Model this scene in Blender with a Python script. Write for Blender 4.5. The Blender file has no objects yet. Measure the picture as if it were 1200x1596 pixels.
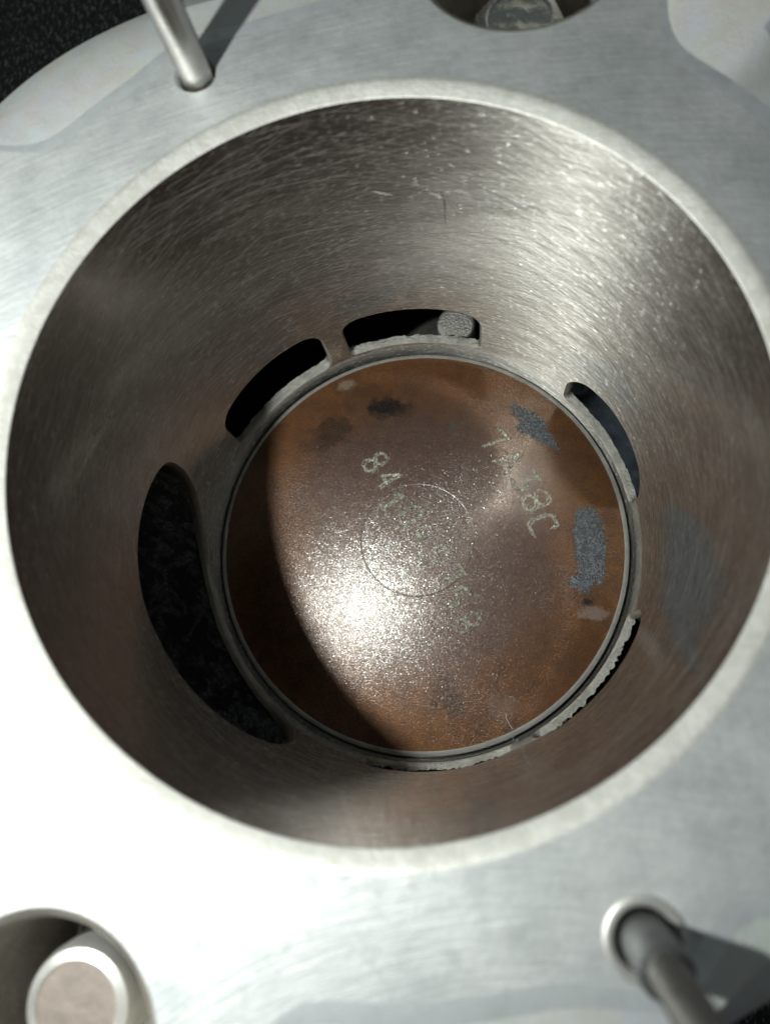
import bpy, bmesh, math, random
from mathutils import Vector, Matrix, noise
from mathutils.geometry import delaunay_2d_cdt

# ---------------------------------------------------------------- camera, light, exposure
S = 0.027                      # bore radius in metres; every length below is in bore radii
scene = bpy.context.scene
C = scene.collection
rad = math.radians

cam_d = bpy.data.cameras.new('camera')
cam = bpy.data.objects.new('camera', cam_d)
C.objects.link(cam)
rm = Matrix(((0.99269, 0.02663, 0.11772), (0.0, 0.97534, -0.22069), (-0.12065, 0.21908, 0.96822)))
a_, b_ = -0.22252, -0.12094
Rx = Matrix(((1, 0, 0), (0, math.cos(a_), -math.sin(a_)), (0, math.sin(a_), math.cos(a_))))
Ry = Matrix(((math.cos(b_), 0, math.sin(b_)), (0, 1, 0), (-math.sin(b_), 0, math.cos(b_))))
cam.matrix_world = Matrix.Translation(Vector((0.24693, -0.61318, 1.69552)) * S) @ (Rx @ Ry).transposed().to_4x4()
cam_d.sensor_fit = 'VERTICAL'
cam_d.sensor_height = 24.0
cam_d.lens = 24.0 * 1108.0 / 1596.0
cam_d.clip_start = 0.001
cam_d.clip_end = 20
cam_d.dof.use_dof = True
cam_d.dof.focus_distance = 3.15 * S
cam_d.dof.aperture_fstop = 19.0
scene.camera = cam

world = bpy.data.worlds.new('World')
scene.world = world
world.use_nodes = True
bg = world.node_tree.nodes['Background']
bg.inputs[0].default_value = (0.88, 0.98, 1.0, 1)
bg.inputs[1].default_value = 0.085

ld = bpy.data.lights.new('flash_lamp', 'AREA')         # the small camera light beside the lens
ld.shape = 'DISK'
ld.size = 0.13 * S
ld.energy = 0.084
ld.color = (0.955, 1.0, 0.975)
lamp = bpy.data.objects.new('flash_lamp', ld)
C.objects.link(lamp)
lamp.location = Vector((-1.31, -0.55, 1.78)) * S
lamp.rotation_euler = Vector((0.33, 0.15, -1.0)).to_track_quat('-Z', 'Y').to_euler()

scene.view_settings.view_transform = 'Standard'
scene.view_settings.look = 'None'
scene.view_settings.gamma = 1
scene.view_settings.exposure = 0.0
scene.render.engine = 'CYCLES'
cy = scene.cycles
cy.use_denoising = True
cy.use_light_tree = False
cy.max_bounces = 4
cy.glossy_bounces = 4
cy.diffuse_bounces = 3
cy.use_adaptive_sampling = True
cy.adaptive_threshold = 0.02
cy.blur_glossy = 0.1
cy.sample_clamp_indirect = 6.0
cy.caustics_reflective = True

# ---------------------------------------------------------------- node helpers
class NT:
    def __init__(self, name):
        self.m = bpy.data.materials.new(name)
        self.m.use_nodes = True
        self.t = self.m.node_tree
        self.b = self.t.nodes['Principled BSDF']
    def put(self, sock, v):
        if hasattr(v, 'links') or isinstance(v, bpy.types.NodeSocket):
            self.t.links.new(v, sock)
        elif isinstance(v, (tuple, list)) and len(v) == 3 and sock.type == 'RGBA':
            sock.default_value = (*v, 1)
        else:
            sock.default_value = v
    def coord(self, kind='Object'):
        n = self.t.nodes.new('ShaderNodeTexCoord')
        return n.outputs[kind]
    def mapping(self, vec, scale=(1, 1, 1), rot=(0, 0, 0), loc=(0, 0, 0)):
        n = self.t.nodes.new('ShaderNodeMapping')
        self.put(n.inputs['Vector'], vec)
        n.inputs['Scale'].default_value = scale
        n.inputs['Rotation'].default_value = rot
        n.inputs['Location'].default_value = loc
        return n.outputs[0]
    def noise(self, vec, scale, detail=2, rough=.5, dist=0, color=False):
        n = self.t.nodes.new('ShaderNodeTexNoise')
        self.put(n.inputs['Vector'], vec)
        n.inputs['Scale'].default_value = scale
        n.inputs['Detail'].default_value = detail
        n.inputs['Roughness'].default_value = rough
        n.inputs['Distortion'].default_value = dist
        return n.outputs['Color' if color else 'Fac']
    def voronoi(self, vec, scale, out='Color', feature='F1'):
        n = self.t.nodes.new('ShaderNodeTexVoronoi')
        n.feature = feature
        self.put(n.inputs['Vector'], vec)
        n.inputs['Scale'].default_value = scale
        return n.outputs[out]
    def math(self, op, a, b=0.0, c=None, clamp=False):
        n = self.t.nodes.new('ShaderNodeMath')
        n.operation = op
        n.use_clamp = clamp
        self.put(n.inputs[0], a)
        self.put(n.inputs[1], b)
        if c is not None:
            self.put(n.inputs[2], c)
        return n.outputs[0]
    def vmath(self, op, a, b=(0, 0, 0), out=0):
        n = self.t.nodes.new('ShaderNodeVectorMath')
        n.operation = op
        self.put(n.inputs[0], a)
        self.put(n.inputs[1], b)
        return n.outputs[out]
    def ramp(self, fac, stops, interp='LINEAR'):
        n = self.t.nodes.new('ShaderNodeMapRange')
        n.interpolation_type = 'SMOOTHSTEP' if interp == 'SMOOTH' else 'LINEAR'
        self.put(n.inputs['Value'], fac)
        (n.inputs['From Min'].default_value, n.inputs['To Min'].default_value) = stops[0]
        (n.inputs['From Max'].default_value, n.inputs['To Max'].default_value) = stops[1]
        return n.outputs[0]
    def mix(self, fac, a, b):
        n = self.t.nodes.new('ShaderNodeMix')
        n.data_type = 'RGBA'
        self.put(n.inputs[0], fac)
        self.put(n.inputs[6], a)
        self.put(n.inputs[7], b)
        return n.outputs[2]
    def bump(self, h, strength, dist, normal=None):
        n = self.t.nodes.new('ShaderNodeBump')
        self.put(n.inputs['Height'], h)
        n.inputs['Strength'].default_value = strength
        n.inputs['Distance'].default_value = dist
        if normal is not None:
            self.put(n.inputs['Normal'], normal)
        return n.outputs[0]
    def set(self, **k):
        names = dict(color='Base Color', metal='Metallic', rough='Roughness', normal='Normal', aniso='Anisotropic',
                     tangent='Tangent', ior='IOR', spec='Specular IOR Level', coat='Coat Weight', coat_rough='Coat Roughness',
                     film='Thin Film Thickness', film_ior='Thin Film IOR', alpha='Alpha', tint='Specular Tint')
        for q, v in k.items():
            self.put(self.b.inputs[names[q]], v)
        return self.m
    def second(self, fac, color, rough, normal, aniso=0.0, tangent=None):   # a glossy metal lobe mixed over the first
        b2 = self.t.nodes.new('ShaderNodeBsdfAnisotropic')
        b2.distribution = 'GGX'
        self.put(b2.inputs['Color'], color)
        self.put(b2.inputs['Roughness'], rough)
        self.put(b2.inputs['Anisotropy'], aniso)
        self.put(b2.inputs['Normal'], normal)
        if tangent is not None:
            self.put(b2.inputs['Tangent'], tangent)
        mx = self.t.nodes.new('ShaderNodeMixShader')
        self.put(mx.inputs[0], fac)
        self.t.links.new(self.b.outputs[0], mx.inputs[1])
        self.t.links.new(b2.outputs[0], mx.inputs[2])
        self.t.links.new(mx.outputs[0], self.t.nodes['Material Output'].inputs[0])
        return self.m
    def mm(self):                                  # object coordinates in millimetres
        return self.vmath('MULTIPLY', self.coord('Object'), (1000, 1000, 1000))

def mat_deck():
    n = NT('machined_aluminium')
    p = n.mm()
    big = n.noise(p, 0.14, 2, .6)
    mid = n.noise(p, 0.9, 3, .7)
    wv = n.t.nodes.new('ShaderNodeVectorMath')     # face-cutter arcs about a point off the deck
    wv.operation = 'LENGTH'
    n.put(wv.inputs[0], n.vmath('SUBTRACT', n.vmath('MULTIPLY', p, (1, 1, 0)), (12, -72, 0)))
    cmb = n.t.nodes.new('ShaderNodeCombineXYZ')
    n.put(cmb.inputs[0], n.math('MULTIPLY', wv.outputs['Value'], 3.4))
    n.put(cmb.inputs[1], n.math('MULTIPLY', n.vmath('DOT_PRODUCT', p, (1, .2, 0), out=1), .22))
    swirl = n.noise(cmb.outputs[0], 1.0, 2, .65)
    spk = n.voronoi(p, 2.6)
    cs = n.t.nodes.new('ShaderNodeSeparateColor')
    n.put(cs.inputs[0], spk)
    col = n.mix(n.ramp(big, ((.35, 0), (.65, 1))), (.58, .605, .595), (.74, .755, .74))
    col = n.mix(n.ramp(mid, ((.50, 0), (.78, .5))), col, (.47, .49, .48))
    col = n.mix(n.ramp(swirl, ((.45, 0), (.75, .45))), col, (.84, .86, .85))
    h = n.math('ADD', n.math('MULTIPLY', cs.outputs[1], .25), n.math('MULTIPLY', swirl, .5))
    h = n.math('ADD', h, n.math('MULTIPLY', mid, .30))
    nb = n.bump(h, .45, .00018)
    smudge = n.noise(n.vmath('ADD', p, (40, 3, 0)), 0.33, 3, .7)
    col = n.mix(n.ramp(smudge, ((.52, 0), (.66, .45))), col, (.42, .44, .44))
    n.set(color=col, metal=.75, rough=n.math('ADD', n.ramp(mid, ((.3, .54), (.7, .64))), n.ramp(smudge, ((.4, 0), (.65, .10)))), normal=nb)
    return n.m

def mat_ledge():
    n = NT('cast_skin_aluminium')
    p = n.mm()
    mid = n.noise(p, 0.5, 4, .6, .5)
    fine = n.noise(p, 5.0, 3, .7)
    hue = n.noise(p, 0.22, 2, .5, 1.2, color=True)
    col = n.mix(n.ramp(mid, ((.4, 0), (.7, .6))), (.72, .75, .74), (.66, .62, .50))
    col = n.mix(.16, col, hue)  # pastel tint paints a rainbow sheen into the base colour
    return n.set(color=col, metal=.4, rough=.50, normal=n.bump(n.math('ADD', fine, mid), .25, .0003))

def mat_wall():
    n = NT('honed_bore')
    uv = n.coord('UV')                              # millimetres round the bore and down it
    def hatch(angle, sc, stretch, det=1):
        return n.noise(n.mapping(n.mapping(uv, rot=(0, 0, rad(angle))), (sc / stretch, sc, 1)), 1.0, det, .65)
    h1 = hatch(12, 8.0, 60, 1)
    h2 = hatch(-17, 7.5, 46, 1)
    h3 = hatch(4, 3.2, 34, 1)
    patch2 = n.noise(uv, 0.40, 2, .65)
    # burrs along the hone lines, their glints painted as short bright dashes
    d1 = n.ramp(n.math('ADD', hatch(8, 10.0, 9, 0), n.math('MULTIPLY', n.math('SUBTRACT', patch2, .5), .30)), ((.67, 0), (.77, .9)))
    hh = n.math('ADD', h1, h2)
    h = n.math('ADD', hh, n.math('MULTIPLY', h3, .9))
    h = n.math('ADD', h, n.math('MULTIPLY', d1, .8))
    nb = n.bump(h, .40, .00010)
    col = n.mix(n.ramp(patch2, ((.35, 0), (.65, 1))), (.165, .16, .145), (.23, .222, .205))
    n.b.inputs['Coat IOR'].default_value = 1.9
    n.set(color=col, metal=1.0, rough=.15, normal=n.bump(h3, .10, .0001), coat=1.0, coat_rough=n.ramp(patch2, ((.3, .045), (.7, .085))))
    tn = n.t.nodes.new('ShaderNodeTangent')
    tn.direction_type = 'UV_MAP'
    tn.uv_map = 'UVMap'
    lc = n.mix(n.math('MAXIMUM', n.ramp(h1, ((.52, .15), (.66, 1))), n.ramp(h2, ((.52, .15), (.66, 1)))), (.30, .292, .255), (.95, .925, .845))  # glints of the hone lines put into the lobe colour
    # the hone grooves run round the bore, so the lobe is wide up and down it and narrow round it
    return n.second(n.math('ADD', .35, n.math('MULTIPLY', d1, .55)), n.mix(d1, lc, (1.0, .99, .94)), .55, nb, .74, tn.outputs[0])

def mat_chamfer():
    n = NT('chamfer_metal')
    p = n.mm()
    f = n.noise(p, 4.0, 3, .7)
    g = n.noise(p, 0.8, 4, .7)
    col = n.mix(n.ramp(g, ((.40, 0), (.62, 1))), (.50, .492, .445), (.60, .592, .55))
    return n.set(color=col, metal=.85, rough=.54, normal=n.bump(f, .16, .0002))

def mat_cast(name, a, b, rough=.62, metal=.75, bump=.6):
    n = NT(name)
    p = n.mm()
    f = n.noise(p, 3.2, 4, .7)
    g = n.noise(p, 0.5, 3, .6)
    col = n.mix(n.ramp(g, ((.35, 0), (.65, 1))), a, b)
    return n.set(color=col, metal=metal, rough=rough, normal=n.bump(f, bump, .0006))

def mat_soot():
    n = NT('exhaust_soot')
    p = n.mm()
    g = n.noise(p, 0.28, 5, .72, .6)
    f = n.noise(p, 2.6, 4, .75)
    fac = n.math('MULTIPLY', n.ramp(g, ((.47, 0), (.60, 1))), n.ramp(f, ((.35, 0), (.65, 1))))
    col = n.mix(fac, (.10, .10, .095), (.72, .74, .76))
    return n.set(color=col, metal=0.0, rough=.75, normal=n.bump(f, .7, .0006))

def mat_crown():
    n = NT('varnished_crown')
    o = n.coord('Object')
    p = n.mm()
    r = n.math('DIVIDE', n.vmath('LENGTH', n.vmath('MULTIPLY', o, (1, 1, 0)), out=1), S)
    big = n.noise(p, 0.12, 2, .6)
    mid = n.noise(p, 0.6, 3, .65)
    grit = n.noise(p, 6.0, 1, .7)
    cell = n.voronoi(p, 8.0)
    cs = n.t.nodes.new('ShaderNodeSeparateColor')
    n.put(cs.inputs[0], cell)
    rr = n.math('ADD', r, n.math('MULTIPLY', n.math('SUBTRACT', big, .5), .55))
    col = n.mix(n.ramp(rr, ((.45, 0), (.86, 1)), 'SMOOTH'), (.122, .066, .048), (.205, .088, .031))
    col = n.mix(n.ramp(big, ((.50, 0), (.68, .45))), col, (.085, .042, .026))
    col = n.mix(n.ramp(mid, ((.45, 0), (.75, .65))), col, (.075, .040, .028))
    def blot(x, y, sx, sy, amt, c):
        global_col = blot.col
        d = n.vmath('SUBTRACT', n.vmath('MULTIPLY', o, (1 / S, 1 / S, 0)), (x, y, 0))
        d = n.vmath('MULTIPLY', d, (1 / sx, 1 / sy, 0))
        L = n.vmath('LENGTH', d, out=1)
        L = n.math('ADD', L, n.math('MULTIPLY', n.math('SUBTRACT', blotn, .5), 1.7))
        L = n.math('ADD', L, n.math('MULTIPLY', n.math('SUBTRACT', grit, .5), .9))
        blot.col = n.mix(n.math('MULTIPLY', n.ramp(L, ((.55, 1), (1.15, 0)), 'SMOOTH'), amt), global_col, c)
    blotn = n.noise(p, .9, 3, .75)
    blot.col = col
    blot(-.152, .684, .105, .060, .95, (.014, .011, .010))
    blot(-.06, .665, .06, .05, .55, (.02, .013, .010))
    blot(-.418, .57, .11, .085, .70, (.03, .018, .012))
    blot(-.50, .50, .10, .06, .45, (.04, .02, .013))
    blot(.106, -.688, .06, .10, .60, (.05, .016, .012))
    blot(.162, -.758, .05, .06, .5, (.03, .03, .033))
    blot(.772, -.296, .025, .02, .9, (.02, .02, .02))
    blot(.80, -.345, .07, .035, .55, (.45, .38, .34))
    blot(-.36, .83, .05, .035, .5, (.5, .40, .32))
    blot(.363, -.772, .07, .07, .4, (.26, .19, .15))
    blot(.176, .563, .03, .03, .6, (.10, .10, .10))
    blot(.66, .47, .05, .03, .0, (.3, .2, .15))
    col = blot.col
    # bare metal grains showing through the varnish
    fleck = n.ramp(cs.outputs[0], ((.90, 0), (.96, 1)))
    fleck = n.math('MULTIPLY', fleck, n.ramp(n.math('ADD', r, n.math('MULTIPLY', mid, .9)), ((.55, 1), (1.25, .10))))
    h = n.math('ADD', n.math('MULTIPLY', grit, .8), n.math('MULTIPLY', cs.outputs[1], .55))
    nb = n.bump(h, .34, .00010)
    n.set(color=col, metal=.65, rough=.55, spec=.4, normal=nb)
    # every grain of bare metal is a small facet of its own slope
    jit = n.vmath('MULTIPLY', n.vmath('SUBTRACT', n.voronoi(n.vmath('ADD', p, (31, 17, 5)), 8.5), (.5, .5, .5)), (.16, .16, .1))
    fn = n.vmath('NORMALIZE', n.vmath('ADD', nb, jit))
    w = n.math('ADD', n.ramp(rr, ((.35, .118), (.95, .045))),
               n.math('MULTIPLY', n.ramp(r, ((.264, .08), (.268, 0))), n.ramp(mid, ((.4, 0), (.6, 1)))))
    return n.second(n.math('ADD', w, n.math('MULTIPLY', fleck, .40), clamp=True),
                    n.mix(cs.outputs[2], (.95, .88, .74), (.90, .97, 1.0)), n.ramp(cs.outputs[1], ((0, .20), (1, .34))), fn)

def mat_metal(name, col, rough, grain=4.0, bump=.15, metal=1.0):
    n = NT(name)
    p = n.mm()
    f = n.noise(p, grain, 3, .7)
    g = n.noise(p, .6, 3, .6)
    c2 = tuple(v * .72 for v in col)
    return n.set(color=n.mix(n.ramp(g, ((.4, 0), (.7, .8))), col, c2), metal=metal,
                 rough=n.ramp(g, ((.3, rough * .85), (.7, rough * 1.2))), normal=n.bump(f, bump, .0003))

def mat_grit(name, col, rough=.4, low=.35):
    n = NT(name)
    p = n.mm()
    v = n.voronoi(p, 5.0)
    cs = n.t.nodes.new('ShaderNodeSeparateColor')
    n.put(cs.inputs[0], v)
    f = n.noise(p, 7.0, 2, .7)
    c = n.mix(n.ramp(cs.outputs[0], ((.2, 0), (.9, 1))), tuple(q * low for q in col), col)
    return n.set(color=c, metal=.8, rough=rough, normal=n.bump(n.math('ADD', cs.outputs[1], f), .5, .00016))

def mat_fabric():
    n = NT('black_mat_fabric')
    p = n.mm()
    f = n.noise(n.mapping(p, (1.0, .35, 1), (0, 0, rad(25))), 1.8, 3, .75)
    g = n.noise(p, 4.0, 2, .7)
    col = n.mix(n.ramp(f, ((.52, 0), (.70, 1))), (.012, .012, .013), (.30, .32, .32))
    return n.set(color=col, rough=.8, normal=n.bump(n.math('ADD', f, g), .8, .0008))

M = dict(
    deck=mat_deck(), ledge=mat_ledge(), wall=mat_wall(), chamfer=mat_chamfer(), soot=mat_soot(), crown=mat_crown(),
    cast=mat_cast('cast_port', (.46, .45, .40), (.66, .65, .59), .46, .9, .55),
    castdark=mat_cast('port_lip', (.36, .34, .30), (.48, .45, .40), .5, .8, .3),
    bevel=mat_metal('bevel_metal', (.78, .82, .82), .42, 4, .1, .6),
    deepcast=mat_cast('shaded_duct', (.05, .048, .043), (.09, .085, .075), .6, .3, .5),  # darker copy of the port casting, paints the shade inside the ducts
    castblue=mat_cast('smooth_port', (.22, .235, .255), (.42, .44, .465), .30, 1.0, .15),
    edge=mat_metal('bright_edge', (.80, .79, .74), .46, 6, .12, .8),
    land=mat_metal('dark_land', (.10, .09, .08), .5),
    ring=mat_metal('ring_steel', (.40, .39, .37), .30),
    pin=mat_metal('pin_steel', (.56, .54, .51), .30, 3, .10),
    dull=mat_metal('dull_steel', (.20, .20, .20), .50, 3, .2),
    shaft=mat_metal('stud_steel', (.26, .25, .23), .42, 3, .2),
    bolt=mat_metal('plated_bolt', (.70, .72, .68), .25, 1.6, .5),
    copper=mat_metal('bolt_face', (.33, .28, .245), .60, 2.5, .15, .6),
    letter=mat_grit('bare_letter_metal', (.92, .92, .82), .42, .5),
    patch=mat_grit('bare_patch_metal', (.23, .25, .265), .55, .45),
    smear=mat_metal('dried_smear', (.62, .61, .58), .60, 5, .3, .15),
    crack=mat_metal('score_line', (.17, .155, .14), .5),
    fibre=mat_metal('lint', (.72, .70, .66), .8, 5, .1, 0.0),
    scuff=mat_metal('wall_scuff', (.30, .295, .275), .5, 5, .3, .6),
    hone=mat_metal('hone_scratch', (.80, .79, .73), .42, 5, .1, .75),
    fabric=mat_fabric(),
)

# ---------------------------------------------------------------- mesh helpers
def mesh(name, verts, faces, m, parent=None, smooth=True, uvs=None, weld=False):
    me = bpy.data.meshes.new(name)
    me.from_pydata([tuple(c * S for c in v) for v in verts], [], faces)
    if uvs:
        l = me.uv_layers.new(name='UVMap')
        for i, lp in enumerate(me.loops):
            l.data[i].uv = uvs[lp.vertex_index]
    bm = bmesh.new()
    bm.from_mesh(me)
    if weld:
        bmesh.ops.remove_doubles(bm, verts=bm.verts, dist=1e-7)
    if weld != 'keep':
        bmesh.ops.recalc_face_normals(bm, faces=bm.faces)
    for f in bm.faces:
        f.smooth = smooth
    bm.to_mesh(me)
    bm.free()
    me.materials.append(m)
    o = bpy.data.objects.new(name, me)
    C.objects.link(o)
    if parent:
        o.parent = parent
        o.matrix_parent_inverse = Matrix.Translation(parent.location).inverted()
    return o

def thing(name, label, cat, loc=(0, 0, 0), group=None):
    o = bpy.data.objects.new(name, None)
    o.empty_display_size = S * .2
    C.objects.link(o)
    o.location = Vector(loc) * S
    o['label'] = label
    o['category'] = cat
    if group:
        o['group'] = group
    return o

def revolve(profile, n=128, cx=0, cy=0, axis=None, close=False):
    """profile of (r, z) -> verts, faces"""
    V, F = [], []
    for r, z in profile:
        for i in range(n):
            t = 2 * math.pi * i / n
            V.append((cx + r * math.cos(t), cy + r * math.sin(t), z))
    k = len(profile)
    for j in range(k - 1):
        for i in range(n):
            F.append((j * n + i, j * n + (i + 1) % n, (j + 1) * n + (i + 1) % n, (j + 1) * n + i))
    return V, F

def sharp(o, ang=30):
    me = o.data
    bm = bmesh.new()
    bm.from_mesh(me)
    for e in bm.edges:
        if len(e.link_faces) == 2 and e.calc_face_angle(0) > rad(ang):
            e.smooth = False
    bm.to_mesh(me)
    bm.free()

def spline(pts, n):
    """closed Catmull-Rom through pts, n samples"""
    out, k = [], len(pts)
    for q in range(n):
        t = q / n * k
        i = int(t)
        f = t - i
        p0, p1, p2, p3 = (pts[(i + d) % k] for d in (-1, 0, 1, 2))
        out.append(tuple(.5 * (2 * b + (c - a) * f + (2 * a - 5 * b + 4 * c - d) * f * f + (3 * b - a - 3 * c + d) * f ** 3)
                         for a, b, c, d in zip(p0, p1, p2, p3)))
    # even spacing
    L = [0]
    for i in range(n):
        a, b = out[i], out[(i + 1) % n]
        L.append(L[-1] + math.hypot(a[0] - b[0], a[1] - b[1]))
    res, j = [], 0
    for q in range(n):
        s = L[-1] * q / n
        while L[j + 1] < s:
            j += 1
        f = (s - L[j]) / (L[j + 1] - L[j])
        a, b = out[j], out[(j + 1) % n]
        res.append((a[0] + (b[0] - a[0]) * f, a[1] + (b[1] - a[1]) * f))
    return res

def inside(p, poly):
    x, y = p
    c = False
    for i in range(len(poly)):
        (x1, y1), (x2, y2) = poly[i], poly[i - 1]
        if (y1 > y) != (y2 > y) and x < (x2 - x1) * (y - y1) / (y2 - y1) + x1:
            c = not c
    return c

def offset(poly, d):
    """move each point d along its inward normal"""
    n = len(poly)
    area = sum(poly[i][0] * poly[(i + 1) % n][1] - poly[(i + 1) % n][0] * poly[i][1] for i in range(n))
    sg = 1 if area > 0 else -1
    out = []
    for i in range(n):
        a, b = poly[i - 1], poly[(i + 1) % n]
        tx, ty = b[0] - a[0], b[1] - a[1]
        L = math.hypot(tx, ty) or 1
        out.append((poly[i][0] - sg * ty / L * d, poly[i][1] + sg * tx / L * d))
    return out

def rrect(t0, t1, z0, z1, rb, rt, n=140, sag=0.0, tilt=0.0):
    """rounded window in (theta rad, z); sag lifts the middle of the top edge"""
    t0, t1 = rad(t0), rad(t1)
    pts = []
    def arc(cx, cz, r, a0, a1):
        for k in range(9):
            a = rad(a0 + (a1 - a0) * k / 8)
            pts.append((cx + r * math.cos(a), cz + r * math.sin(a)))
    arc(t1 - rt, z1 - rt, rt, 0, 90)
    arc(t0 + rt, z1 - rt, rt, 90, 180)
    arc(t0 + rb, z0 + rb, rb, 180, 270)
    arc(t1 - rb, z0 + rb, rb, 270, 360)
    # resample evenly
    dense = []
    k = len(pts)
    L = [0]
    for i in range(k):
        a, b = pts[i], pts[(i + 1) % k]
        L.append(L[-1] + math.hypot(a[0] - b[0], a[1] - b[1]))
    j = 0
    for q in range(n):
        s = L[-1] * q / n
        while L[j + 1] < s:
            j += 1
        f = (s - L[j]) / max(L[j + 1] - L[j], 1e-9)
        a, b = pts[j], pts[(j + 1) % k]
        x, z = a[0] + (b[0] - a[0]) * f, a[1] + (b[1] - a[1]) * f
        w = (z - z0) / (z1 - z0)
        u = (x - (t0 + t1) / 2) / ((t1 - t0) / 2)
        z += w * (sag * (1 - u * u) + tilt * u)
        dense.append((x, z))
    return dense

def cyl(t, r, z):
    return (r * math.cos(t), r * math.sin(t), z)

# ---------------------------------------------------------------- the surface under it
gs = 14
g = mesh('bench_surface', [(-gs, -gs, -2.45), (gs, -gs, -2.45), (gs, gs, -2.45), (-gs, gs, -2.45)], [(0, 1, 2, 3)], M['fabric'])
g['kind'] = 'structure'

# ---------------------------------------------------------------- the cylinder
cylinder = thing('engine_cylinder', 'grey aluminium engine cylinder with a wide honed bore and port windows', 'engine cylinder', (0, 0, -2.45))

PORTS = {}
ex = [(166.4, -.99), (171, -.905), (179, -.845), (188.5, -.80), (200, -.770), (212, -.775), (224, -.80), (233.6, -.86),
      (239.7, -.97), (241.6, -1.12), (240.5, -1.30), (236, -1.48), (228, -1.585), (214, -1.635), (200, -1.632), (188, -1.59),
      (178, -1.49), (170.5, -1.35), (166.3, -1.17)]
PORTS['exhaust'] = spline([(rad(t), z) for t, z in ex], 160)
PORTS['ul'] = rrect(114.3, 150.6, -1.615, -1.262, .07, .10, tilt=-.01, sag=.03)
PORTS['top'] = rrect(71.0, 109.4, -1.590, -1.262, .05, .10, sag=.016)
PORTS['boost'] = rrect(8.3, 44.6, -1.655, -1.385, .05, .12, sag=.085, tilt=.0)
PORTS['rb'] = rrect(299.0, 339.2, -1.600, -1.275, .05, .13, sag=.055, tilt=.02)
PORTS['bt'] = rrect(256.5, 294.0, -1.605, -1.345, .05, .10, sag=.045)

def build_wall():
    T0, T1, ZT, ZB = rad(-12), rad(348), -0.024, -2.30
    pts, edges = [], []
    for P in PORTS.values():
        b = len(pts)
        pts += [Vector(q) for q in P]
        edges += [(b + i, b + (i + 1) % len(P)) for i in range(len(P))]
    polys = list(PORTS.values())
    boxes = [(min(q[0] for q in P) - .02, max(q[0] for q in P) + .02, min(q[1] for q in P) - .02, max(q[1] for q in P) + .02, P) for P in polys]
    nt, nz = 360, 64
    for j in range(nz + 1):
        z = ZT + (ZB - ZT) * j / nz
        for i in range(nt + 1):
            t = T0 + (T1 - T0) * i / nt
            bad = False
            for (x0, x1, y0, y1, P) in boxes:
                if x0 < t < x1 and y0 < z < y1:
                    if inside((t, z), P) or min((t - a) ** 2 + (z - b) ** 2 for a, b in P) < .010 ** 2:
                        bad = True
                        break
            if not bad:
                pts.append(Vector((t, z)))
    v, e, f, *_ = delaunay_2d_cdt(pts, edges, [], 0, 1e-7)
    faces = []
    for tri in f:
        c = sum((v[i] for i in tri), Vector((0, 0))) / 3
        if any(x0 < c.x < x1 and y0 < c.y < y1 and inside((c.x, c.y), P) for (x0, x1, y0, y1, P) in boxes):
            continue
        if max(v[i].y for i in tri) - min(v[i].y for i in tri) < 1e-9:
            continue
        faces.append(tuple(tri))
    V = [cyl(q.x, 1.0, q.y) for q in v]
    mmv = S * 1000
    uv = [(q.x * mmv, q.y * mmv) for q in v]
    return mesh('bore_wall', V, faces, M['wall'], cylinder, True, uv, weld=True)
build_wall()

# chamfered mouth of the bore
V, F = revolve([(1.0, -.0245), (1.0012, -.0230), (1.004, -.0215), (1.020, -.0125), (1.036, -.0045), (1.043, -.0016), (1.050, .0)], 360)
mesh('rim_chamfer', V, F, M['chamfer'], cylinder)

def port(name, key, lip, depth, rows, m, jag=0.0, seed=1, m2=None):
    """window sides, sill and duct behind it; rows: (radius, drop of the floor, widening)"""
    P = PORTS[key]
    n = len(P)
    zc = (min(q[1] for q in P) + max(q[1] for q in P)) / 2
    zlo = min(q[1] for q in P)
    loops = []
    P1 = offset(P, lip * .45)
    P2 = offset(P, lip)
    loops.append([cyl(t, 1.0, z) for t, z in P])
    loops.append([cyl(t, 1.0 + lip * .35, z) for t, z in P1])
    loops.append([cyl(t, 1.0 + lip * 1.1, z) for t, z in P2])
    def low(z):
        w = (zc - z) / (zc - zlo)
        return max(0.0, min(1.0, w * 2.2 - .9))
    rnd = random.Random(seed)
    for k in (1, 2, 3):
        row = []
        for i, (t, z) in enumerate(P2):
            w = low(z)
            r = 1.0 + lip * 1.1 + (depth - lip * 1.1) * k / 3
            j = jag * w * k / 3
            nz = noise.noise(Vector((t * 55, k * 3.1, seed * 7.7)))
            r += j * (nz * 1.0 + rnd.uniform(-.35, .35))
            row.append(cyl(t, r, z + j * .6 * rnd.uniform(-.5, .6)))
        loops.append(row)
    for (r, drop, wide) in rows:
        row = []
        tc = sum(q[0] for q in P2) / n
        for t, z in P2:
            w = low(z)
            row.append(cyl(tc + (t - tc) * (1 + wide), r, z - drop * w))
        loops.append(row)
    V = [q for l in loops for q in l]
    F = []
    for j in range(len(loops) - 1):
        for i in range(n):
            F.append((j * n + i, j * n + (i + 1) % n, (j + 1) * n + (i + 1) % n, (j + 1) * n + i))
    last = loops[-1]
    c = tuple(sum(q[k] for q in last) / n for k in range(3))
    V.append(c)
    b = (len(loops) - 1) * n
    for i in range(n):
        F.append((b + i, b + (i + 1) % n, len(V) - 1))
    o = mesh(name, V, F, m, cylinder)
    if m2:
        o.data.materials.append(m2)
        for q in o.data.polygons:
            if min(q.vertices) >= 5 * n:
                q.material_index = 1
    sharp(o, 38)
    return o

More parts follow.
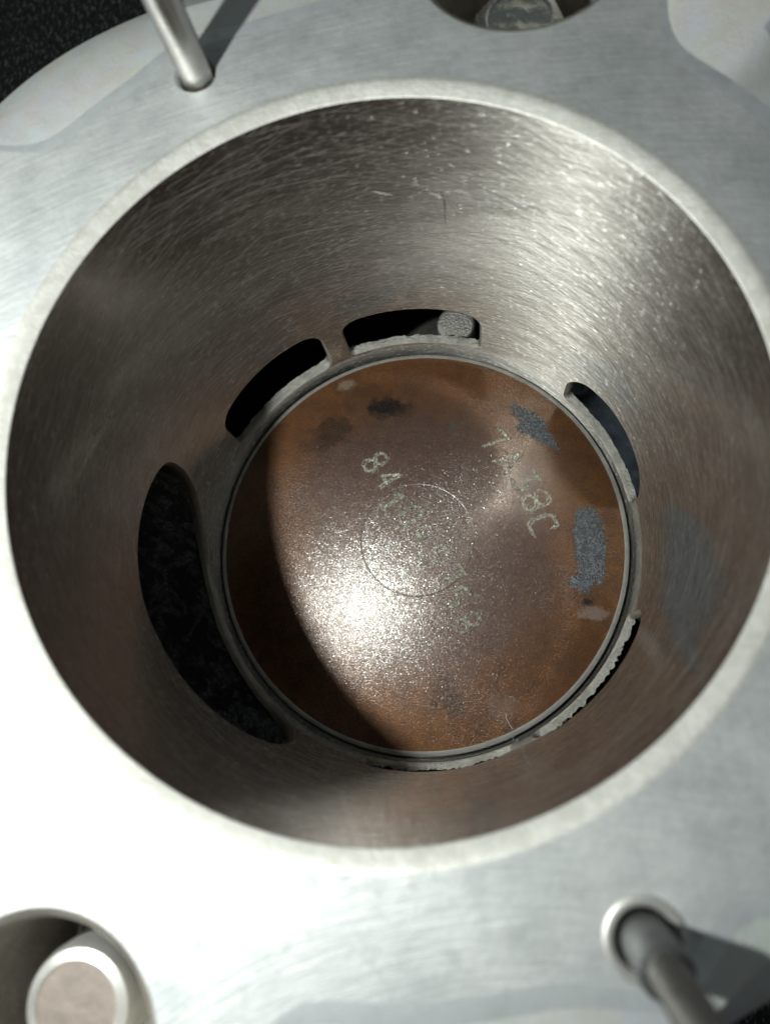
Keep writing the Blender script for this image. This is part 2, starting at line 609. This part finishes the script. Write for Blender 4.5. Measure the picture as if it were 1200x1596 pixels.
port('exhaust_port', 'exhaust', .016, .040, [(1.06, .05, .0), (1.25, .15, -.02), (1.56, .23, -.08)], M['castdark'], .003, 3, M['soot'])['label'] = 'sooty black exhaust port'
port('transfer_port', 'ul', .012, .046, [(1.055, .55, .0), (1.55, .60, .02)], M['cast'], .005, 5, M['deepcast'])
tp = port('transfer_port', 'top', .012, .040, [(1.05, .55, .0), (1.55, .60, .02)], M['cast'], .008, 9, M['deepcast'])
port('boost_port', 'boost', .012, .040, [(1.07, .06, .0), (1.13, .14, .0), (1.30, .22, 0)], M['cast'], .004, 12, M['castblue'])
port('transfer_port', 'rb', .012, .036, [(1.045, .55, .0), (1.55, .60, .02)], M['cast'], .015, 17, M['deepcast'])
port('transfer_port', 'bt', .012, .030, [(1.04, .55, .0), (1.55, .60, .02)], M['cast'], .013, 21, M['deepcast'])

# the flat-topped casting post that stands in the duct behind the back window
def post():
    t = rad(79.8)
    x, y = 1.150 * math.cos(t), 1.150 * math.sin(t)
    V, F = revolve([(.0001, -1.655), (.05, -1.655), (.084, -1.657), (.094, -1.664), (.098, -1.68), (.100, -2.12)], 48, x, y)
    o = mesh('casting_post', V, F, M['cast'])
    o.parent = tp
    o.matrix_parent_inverse = Matrix.Identity(4)   # the port itself sits at the world origin
    return o
post()

# ---- deck and flange outlines
HOLES = [(.439, 1.476, .290), (-.743, -1.427, .257)]
PIN = (-.526, 1.128)
STUD = (.588, -1.158)
def outline(base, lobe, boss, n=720, blur=7):
    circ = [(0, 0, base)]
    for a, d in ((73.4, 1.54), (158, 1.54), (242.5, 1.61), (328, 1.56)):
        circ.append((d * math.cos(rad(a)), d * math.sin(rad(a)), lobe))
    circ += [(PIN[0], PIN[1], boss), (STUD[0], STUD[1], boss)]
    rr = []
    for i in range(n):
        t = 2 * math.pi * i / n
        dx, dy = math.cos(t), math.sin(t)
        best = 0
        for cx, cy_, r in circ:
            b = dx * cx + dy * cy_
            q = b * b - (cx * cx + cy_ * cy_ - r * r)
            if q >= 0:
                best = max(best, b + math.sqrt(q))
        rr.append(best)
    out = []
    for i in range(n):
        s = w = 0
        for k in range(-3 * blur, 3 * blur + 1):
            g_ = math.exp(-.5 * (k / blur) ** 2)
            s += rr[(i + k) % n] * g_
            w += g_
        out.append(s / w)
    return out
R1 = outline(1.30, .43, .115)
R2 = [r + .018 for r in R1]
R3 = [max(r, 1.33) for r in R1]

def circle_pts(cx, cy_, r, n):
    return [(cx + r * math.cos(2 * math.pi * i / n), cy_ + r * math.sin(2 * math.pi * i / n)) for i in range(n)]

def plate(name, outer, holes, z, m):
    pts, edges = [], []
    for loop in [outer] + holes:
        b = len(pts)
        pts += [Vector(q) for q in loop]
        edges += [(b + i, b + (i + 1) % len(loop)) for i in range(len(loop))]
    for i in range(-60, 61):
        for j in range(-60, 61):
            q = (i * .04, j * .04)
            if inside(q, outer) and not any(inside(q, h) for h in holes):
                if min((q[0] - a) ** 2 + (q[1] - b) ** 2 for l in [outer] + holes for a, b in l) > .018 ** 2:
                    pts.append(Vector(q))
    v, e, f, *_ = delaunay_2d_cdt(pts, edges, [], 0, 1e-7)
    F = []
    for tri in f:
        c = sum((v[i] for i in tri), Vector((0, 0))) / 3
        if inside((c.x, c.y), outer) and not any(inside((c.x, c.y), h) for h in holes):
            F.append(tuple(tri))
    return mesh(name, [(q.x, q.y, z) for q in v], F, m, cylinder)

def polar(rr):
    n = len(rr)
    return [(r * math.cos(2 * math.pi * i / n), r * math.sin(2 * math.pi * i / n)) for i, r in enumerate(rr)]

def bore_edge(x, y, r):
    return circle_pts(x, y, r, 72)
holes = [circle_pts(0, 0, 1.050, 360)] + [bore_edge(x, y, r + .030) for x, y, r in HOLES] + \
        [bore_edge(*PIN, .068), bore_edge(*STUD, .089)]
plate('deck_face', polar(R1[::2]), holes, 0.0, M['deck'])

# bevelled deck edge, sloping flange, outer side down to the bench
def band(name, loops, m, ang=25):
    n = len(loops[0])
    V = [q for l in loops for q in l]
    F = []
    for j in range(len(loops) - 1):
        for i in range(n):
            F.append((j * n + i, j * n + (i + 1) % n, (j + 1) * n + (i + 1) % n, (j + 1) * n + i))
    o = mesh(name, V, F, m, cylinder)
    sharp(o, ang)
    return o
def ring3(rr, z, lift=0.0):
    n_ = len(rr)
    out = []
    for i, (x, y) in enumerate(polar(rr)):
        t = i * 360 / n_
        k = max(0.0, min(1.0, (t - 41.5) / 3.0)) * max(0.0, min(1.0, (66 - t) / 4.0))   # milled facet; its inward lean is added to catch more light
        out.append((x, y, z + lift * k))
    return out
band('deck_bevel', [ring3(R1[::2], 0.0), ring3([r + .022 for r in R1[::2]], -.0012), ring3([r + .050 for r in R1[::2]], -.0045)], M['bevel'])
Rout = []
for i in range(360):
    t = i + .0
    base = 1.60 + .12 * math.exp(-((t - 134) / 24.0) ** 2) + .05 * math.exp(-((t - 52) / 16.0) ** 2) - .05 * math.exp(-((t - 300) / 14.0) ** 2)
    Rout.append(max(base, R1[2 * i] + .10))
for _ in range(12):
    Rout = [(Rout[i - 1] + 2 * Rout[i] + Rout[(i + 1) % 360]) / 4 for i in range(360)]
mid_r = [(a + .030 + b) / 2 for a, b in zip(R1[::2], Rout)]
band('flange', [ring3([r + .050 for r in R1[::2]], -.0045), ring3(mid_r, -.016, .055), ring3(Rout, -.105, .195), ring3([r + .012 for r in Rout], -.135, .195),
                ring3([r + .012 for r in Rout], -.60), ring3([max(r - .06, 1.60) for r in Rout], -.70), ring3([max(r - .06, 1.60) for r in Rout], -2.45)], M['ledge'])

# hole walls
def hole(x, y, r, cham, depth, m, floor=True):
    prof = [(r + cham, 0.0), (r + cham * .6, -.004), (r, -cham * 1.0), (r, -depth)]
    if floor:
        prof += [(r * .5, -depth), (0.0001, -depth)]
    V, F = revolve(prof, 72, x, y)
    o = mesh('bolt_hole', V, F, m, cylinder)
    sharp(o, 40)
    return o
for (x, y, r) in HOLES:
    hole(x, y, r, .030, .62, M['castdark'])
hole(PIN[0], PIN[1], .058, .010, .5, M['deck'])
V, F = revolve([(.090, -.001), (.087, .004), (.081, .007), (.074, .006), (.066, .001), (.062, -.010), (.061, -.5)], 72, *STUD)  # raised lip added so the hole's edge catches the light
mesh('bolt_hole', V, F, M['edge'], cylinder)

# ---- marks on the bore wall
def strip(name, pts, width, m, seed=0, wob=.15, strands=1):
    rnd = random.Random(seed)
    V, F = [], []
    for s in range(strands):
        P = []
        for (a, b) in zip(pts[:-1], pts[1:]):
            for k in range(10):
                f = k / 10
                P.append((a[0] + (b[0] - a[0]) * f, a[1] + (b[1] - a[1]) * f))
        P.append(pts[-1])
        off = (s - (strands - 1) / 2) * width * 1.7
        i0 = len(V)
        nn = len(P)
        for i, (t, z) in enumerate(P):
            q = i / (nn - 1)
            w = width * (.15 + .85 * math.sin(math.pi * min(1, max(0, q))) ** .6) * rnd.uniform(.55, 1.2)
            a = P[max(0, i - 1)]
            b = P[min(nn - 1, i + 1)]
            dx, dz = rad(b[0] - a[0]), b[1] - a[1]
            L = math.hypot(dx, dz) or 1
            nx, nz = -dz / L, dx / L
            jt = off + rnd.uniform(-1, 1) * width * wob
            tt, zz = rad(t) + nx * jt, z + nz * jt
            r = .9985
            V.append(cyl(tt + nx * w / 2, r, zz + nz * w / 2))
            V.append(cyl(tt, r - .0006, zz))
            V.append(cyl(tt - nx * w / 2, r, zz - nz * w / 2))
        for i in range(nn - 1):
            b = i0 + i * 3
            F += [(b, b + 1, b + 4, b + 3), (b + 1, b + 2, b + 5, b + 4)]
    return mesh(name, V, F, m, cylinder)
MARKS = [
    ('smear', [(93.1, -.419), (91.3, -.432), (89.2, -.450)], .010, 'smear', 1),
    ('smear', [(82.1, -.439), (80.6, -.447), (79.1, -.464)], .012, 'smear', 1),
    ('smear', [(77.3, -.419), (75.4, -.416), (73.4, -.430)], .014, 'smear', 1),
    ('smear', [(72.4, -.389), (69.7, -.407), (66.5, -.411), (63.2, -.427), (61.3, -.400), (58.4, -.409)], .012, 'smear', 1),
    ('smear', [(55.7, -.432), (52.3, -.422)], .008, 'smear', 1),
    ('score_line', [(79.6, -.428), (79.1, -.485), (79.16, -.613)], .003, 'crack', 1),
    ('scratch', [(20.3, -.299), (16.7, -.348), (13.4, -.408), (11.1, -.417)], .004, 'scuff', 1),
    ('scratch', [(8.8, -.302), (3.4, -.222), (-1.3, -.120)], .0035, 'scuff', 1),
    ('scratch', [(23.1, -.621), (18.0, -.538), (11.1, -.417)], .002, 'scuff', 3),
    ('scratch', [(7.9, -.406), (1.06, -.262), (-4.4, -.129)], .0018, 'scuff', 2),
    ('scratch', [(146.35, -.086), (146.4, -.163), (146.5, -.249), (147.1, -.328)], .004, 'scuff', 1),
    ('scratch', [(141.1, -.290), (144.3, -.309), (146.9, -.335)], .003, 'scuff', 1),
    ('scratch', [(170.8, -.426), (167.6, -.465)], .004, 'scuff', 1),
    ('scratch', [(149.2, -.683), (146.2, -.713), (143.4, -.736)], .003, 'scuff', 1),
    ('scratch', [(166.2, -.408), (165.8, -.499), (163.3, -.538), (160.4, -.571)], .0025, 'scuff', 1),
]
for i, (nm, pts, w, m, st) in enumerate(MARKS):
    strip(nm, pts, w, M[m], i, .35, st)

# long fine hone scratches, too many to count
def hone(count, seed):
    rnd = random.Random(seed)
    V, F = [], []
    for k in range(count):
        a = rad(rnd.gauss(9, 6) if rnd.random() < .62 else rnd.gauss(-14, 7))
        L = rnd.uniform(.05, .20) if rnd.random() < .7 else rnd.uniform(.2, .5)
        t, z = rnd.uniform(0, 2 * math.pi), -rnd.uniform(.04, 1.58)
        w = rnd.uniform(.0007, .0016)
        bend = rnd.uniform(-.5, .5)
        n = max(3, int(L / .03))
        pts = []
        for i in range(n + 1):
            pts.append((t, z))
            q = a + bend * (i / n - .5) * L
            t += math.cos(q) * L / n
            z += math.sin(q) * L / n
        def clear(t_, z_):
            tt = (t_ + rad(12)) % (2 * math.pi) - rad(12)
            return -1.62 < z_ < -.03 and not any(inside((tt, z_), P) for P in (GROWN if z_ < -.7 else ()))
        if not all(clear(*p) for p in pts):
            continue
        b = len(V)
        for i, (tt, zz) in enumerate(pts):
            ww = w * (.25 if i in (0, n) else 1) * .5
            V += [cyl(tt, .9990, zz + ww), cyl(tt, .9990, zz - ww)]
        for i in range(n):
            F.append((b + 2 * i, b + 2 * i + 1, b + 2 * i + 3, b + 2 * i + 2))
    o = mesh('hone_scratches', V, F, M['hone'], cylinder)
    o['kind'] = 'stuff'
GROWN = [offset(P, -.02) for P in PORTS.values()]
hone(2600, 11)

# ---------------------------------------------------------------- the piston
ZE, RC, DOME = -1.686, .962, .100
def crown_z(x, y):
    return ZE + DOME * (1 - (x * x + y * y) / (RC * RC))
piston = thing('piston', 'brown varnished domed piston with stamped characters, down inside the grey cylinder', 'piston', (0, 0, -2.40))
prof = []
rs = [0.0002, .02] + [.02 + .0225 * k for k in range(1, 11)] + [.2625, .2645, .267, .2695, .2715] + [.2715 + .0230 * k for k in range(1, 31)] + [.9615]
rs = sorted(set(r for r in rs if r <= .9616))
for r in rs:
    z = ZE + DOME * (1 - (r / RC) ** 2)
    if abs(r - .267) < .001:
        z -= .006
    prof.append((r, z))
V, F = revolve(prof, 256)
mesh('crown', V, F, M['crown'], piston)
V, F = revolve([(.9615, ZE + .0001), (.966, ZE - .001), (.982, ZE - .009), (.985, ZE - .013)], 256)
mesh('crown_edge', V, F, M['edge'], piston)
V, F = revolve([(.985, ZE - .013), (.985, ZE - .085), (.95, ZE - .085), (.95, ZE - .125), (.985, ZE - .125), (.985, -2.40)], 256)
o = mesh('skirt', V, F, M['land'], piston)
sharp(o, 30)
V, F = revolve([(.951, ZE - .088), (.996, ZE - .088), (.998, ZE - .092), (.998, ZE - .118), (.996, ZE - .122), (.951, ZE - .122)], 256)
o = mesh('piston_ring', V, F, M['ring'], piston)
sharp(o, 30)

# bare patches where the varnish has flaked away
def bare_patch(poly, seed, m, cell=.0050):
    rnd = random.Random(seed)
    poly = spline(poly, 120)
    x0, x1 = min(p[0] for p in poly), max(p[0] for p in poly)
    y0, y1 = min(p[1] for p in poly), max(p[1] for p in poly)
    idx, V, F = {}, [], []
    def vert(i, j):
        if (i, j) not in idx:
            x, y = x0 + i * cell + rnd.uniform(-.3, .3) * cell, y0 + j * cell + rnd.uniform(-.3, .3) * cell
            idx[(i, j)] = len(V)
            V.append((x, y, crown_z(x, y) + .0022 + rnd.uniform(-.0008, .0016)))
        return idx[(i, j)]
    for i in range(-3, int((x1 - x0) / cell) + 4):
        for j in range(-3, int((y1 - y0) / cell) + 4):
            x, y = x0 + (i + .5) * cell, y0 + (j + .5) * cell
            w = Vector((x * 40, y * 40, seed))
            dx, dy = noise.noise(w) * .012, noise.noise(w + Vector((9, 9, 9))) * .012
            dx += rnd.uniform(-1, 1) * .010
            dy += rnd.uniform(-1, 1) * .010
            if inside((x + dx, y + dy), poly):
                F.append((vert(i, j), vert(i + 1, j), vert(i + 1, j + 1), vert(i, j + 1)))
    return mesh('bare_patch', V, F, m, piston, smooth=False)
bare_patch([(.467, .690), (.522, .650), (.600, .612), (.628, .550), (.690, .425), (.65, .445), (.606, .472), (.546, .506), (.486, .547), (.510, .581), (.483, .616)], 3, M['patch'])['label'] = 'dark grey dart-shaped bare patch'
bare_patch([(.743, .127), (.798, .143), (.837, .128), (.863, .073), (.871, -.034), (.865, -.124), (.845, -.199), (.806, -.22), (.765, -.258), (.731, -.238), (.691, -.22), (.705, -.179), (.735, -.155), (.731, -.065), (.731, .025)], 8, M['patch'])['label'] = 'grey oblong bare patch'

# stamped characters, beaded strokes
G = {
    '8': [[(.5, .52), (.1, .62), (.06, .82), (.25, 1), (.75, 1), (.94, .82), (.9, .62), (.5, .52), (.08, .38), (.04, .15), (.25, 0), (.75, 0), (.96, .15), (.92, .38), (.5, .52)]],
    '4': [[(.75, 0), (.75, 1), (.05, .32), (1, .32)]],
    '1': [[(.15, .75), (.5, 1), (.5, 0)], [(.1, 0), (.9, 0)]],
    '0': [[(.25, 0), (.05, .2), (.05, .8), (.25, 1), (.75, 1), (.95, .8), (.95, .2), (.75, 0), (.25, 0)]],
    'R': [[(.05, 0), (.05, 1), (.7, 1), (.95, .82), (.9, .6), (.65, .5), (.05, .5)], [(.55, .5), (.95, 0)]],
    '5': [[(.92, 1), (.12, 1), (.08, .55), (.6, .6), (.95, .42), (.9, .12), (.6, 0), (.05, .06)]],
    '7': [[(.02, 1), (.98, 1), (.35, 0)]],
    'A': [[(0, 0), (.5, 1), (1, 0)], [(.2, .36), (.8, .36)]],
    '3': [[(.05, 1), (.95, 1), (.45, .58), (.9, .42), (.92, .15), (.6, 0), (.05, .1)]],
    'C': [[(.95, .75), (.75, 1), (.25, 1), (.05, .8), (.05, .2), (.25, 0), (.95, 0)]],
}
def character(ch, x, y, ang, hgt, wid, seed, fade=1.0):
    rnd = random.Random(seed)
    V, F = [], []
    ca, sa = math.cos(ang), math.sin(ang)
    for st in G[ch]:
        for a, b in zip(st[:-1], st[1:]):
            L = math.hypot((b[0] - a[0]) * wid, (b[1] - a[1]) * hgt)
            k = max(2, int(L / .0062))
            for q in range(k):
                f = q / k
                for lane in (-1, 1):
                    if rnd.random() > .93 * fade:
                        continue
                    u = (a[0] + (b[0] - a[0]) * f - .5) * wid + rnd.uniform(-.0022, .0022) + lane * .0058
                    v = (a[1] + (b[1] - a[1]) * f - .5) * hgt + rnd.uniform(-.0022, .0022) + lane * .0045
                    px, py = x + u * ca - v * sa, y + u * sa + v * ca
                    r = rnd.uniform(.0044, .0074)
                    z = crown_z(px, py) + .0008
                    i0 = len(V)
                    w = rnd.uniform(0, 6.28)
                    for m_ in range(4):
                        e = w + m_ * math.pi / 2
                        V.append((px + r * math.cos(e), py + r * math.sin(e), z))
                    V.append((px + rnd.uniform(-.5, .5) * r, py + rnd.uniform(-.5, .5) * r, z + r * rnd.uniform(.9, 1.7)))
                    for m_ in range(4):
                        F.append((i0 + m_, i0 + (m_ + 1) % 4, i0 + 4))
    return mesh('stamped_character', V, F, M['letter'], piston, smooth=False)
T1 = [(-.202, .391), (-.135, .306), (-.112, .185), (-.029, .116), (.015, .013), (.083, -.080), (.155, -.174), (.176, -.275), (.224, -.388)]
T2 = [(.375, .483), (.445, .379), (.513, .281), (.560, .180), (.587, .062)]
ANG = rad(-59)
for i, (ch, (x, y)) in enumerate(zip('8410R5758', T1)):
    character(ch, x, y, ANG, .118, .066, 100 + i)
for i, (ch, (x, y)) in enumerate(zip('7A38C', T2)):
    character(ch, x, y, rad((-52, -56, -62, -66, -68)[i]), .125, (.075, .075, .078, .08, .085)[i], 200 + i)

# ---------------------------------------------------------------- pins, studs and bolts
def lathe(name, prof, x, y, m, parent=None, n=64, ang=35):
    V, F = revolve(prof, n, x, y)
    o = mesh(name, V, F, m, parent)
    sharp(o, ang)
    return o
t = lathe('locating_pin', [(.0001, -.48), (.047, -.48), (.049, -.46), (.049, .55), (.047, .565), (.040, .575), (.0001, .575)], *PIN, M['pin'])
t['label'] = 'slim plain steel pin standing in a small hole at the deck edge'
t['category'] = 'pin'

t = thing('stepped_stud', 'dark stepped steel stud in a chamfered hole, lower right corner', 'stud', (STUD[0], STUD[1], -.5))
lathe('collar', [(.0001, -.48), (.053, -.48), (.053, .165), (.051, .172), (.040, .174), (.030, .174)], *STUD, M['dull'], t)
lathe('shaft', [(.030, .17)] + [(.036 + (.0022 if k % 2 else -.0022), .18 + .009 * k) for k in range(48)] + [(.031, .64), (.0001, .64)], *STUD, M['shaft'], t)

def bolt(name, label, x, y, zt, r, hexed, face, hm):
    t = thing(name, label, 'bolt', (x, y, -.62))
    lathe('washer', [(r * .5, -.618), (r * 1.45, -.618), (r * 1.5, -.61), (r * 1.5, -.575), (r * 1.45, -.568), (r * .5, -.568)], x, y, M['dull'], t)
    n = 96
    V, F = [], []
    prof = [(r * 1.0, -.566), (r * 1.0, zt - .05), (r * .97, zt - .025), (r * .93, zt - .010), (r * .78, zt), (r * .74, zt - .004)]
    for rr, z in prof:
        for i in range(n):
            a = 2 * math.pi * i / n
            q = rr
            if hexed and rr > r * .9:
                h = (a + .2) % (math.pi / 3) - math.pi / 6
                q = min(rr * 1.12, rr * 1.0 / math.cos(h))
            V.append((x + q * math.cos(a), y + q * math.sin(a), z))
    for j in range(len(prof) - 1):
        for i in range(n):
            F.append((j * n + i, j * n + (i + 1) % n, (j + 1) * n + (i + 1) % n, (j + 1) * n + i))
    h = mesh('head', V, F, hm, t)
    sharp(h, 40)
    # face with an uneven forged surface
    V, F = [], []
    for j in range(9):
        for i in range(48):
            a = 2 * math.pi * i / 48
            rr = r * .745 * j / 8 + .0001
            px, py = x + rr * math.cos(a), y + rr * math.sin(a)
            V.append((px, py, zt - .006 + (.012 if hexed else .003) * noise.noise(Vector((px * 22, py * 22, 3))) * (1 - (j / 8) ** 4)))
    for j in range(8):
        for i in range(48):
            F.append((j * 48 + i, j * 48 + (i + 1) % 48, (j + 1) * 48 + (i + 1) % 48, (j + 1) * 48 + i))
    mesh('head_face', V, F, face, t)
    return t
bolt('head_bolt', 'shiny plated bolt head sunk in the wide hole at the top edge', .445, 1.400, -.18, .135, True, M['bolt'], M['bolt'])
bolt('head_bolt', 'round bolt with a tan worn end face, sunk in the lower left hole', -.752, -1.423, -.18, .142, False, M['copper'], M['edge'])

# ---------------------------------------------------------------- lint
def fibre(label, pts, w):
    V, F = [], []
    n = len(pts)
    for i, p in enumerate(pts):
        a, b = Vector(pts[max(0, i - 1)]), Vector(pts[min(n - 1, i + 1)])
        d = (b - a).normalized()
        s = d.cross(Vector((0, 0, 1))).normalized()
        u = s.cross(d)
        for k in range(4):
            q = k * math.pi / 2
            V.append(tuple(Vector(p) + s * w * math.cos(q) + u * w * math.sin(q)))
    for i in range(n - 1):
        for k in range(4):
            F.append((i * 4 + k, i * 4 + (k + 1) % 4, i * 4 + 4 + (k + 1) % 4, i * 4 + 4 + k))
    o = mesh('lint_fibre', V, F, M['fibre'])
    o['label'] = label
    o['category'] = 'lint'
    o['group'] = 'lint fibres in the bore'
def cz(x, y, d=.004):
    return (x, y, crown_z(x, y) + d)
fibre('short white lint fibre lying on the lower edge of the brown piston crown', [cz(.385, -.79), cz(.388, -.815), cz(.40, -.84), cz(.415, -.86)], .0014)
fibre('thin pale lint fibre bridging the gap below the piston edge', [(.41, -.885, ZE + .004), (.415, -.905, ZE + .006), (.418, -.918, ZE + .03), (.430, -.898, ZE + .07)], .0014)
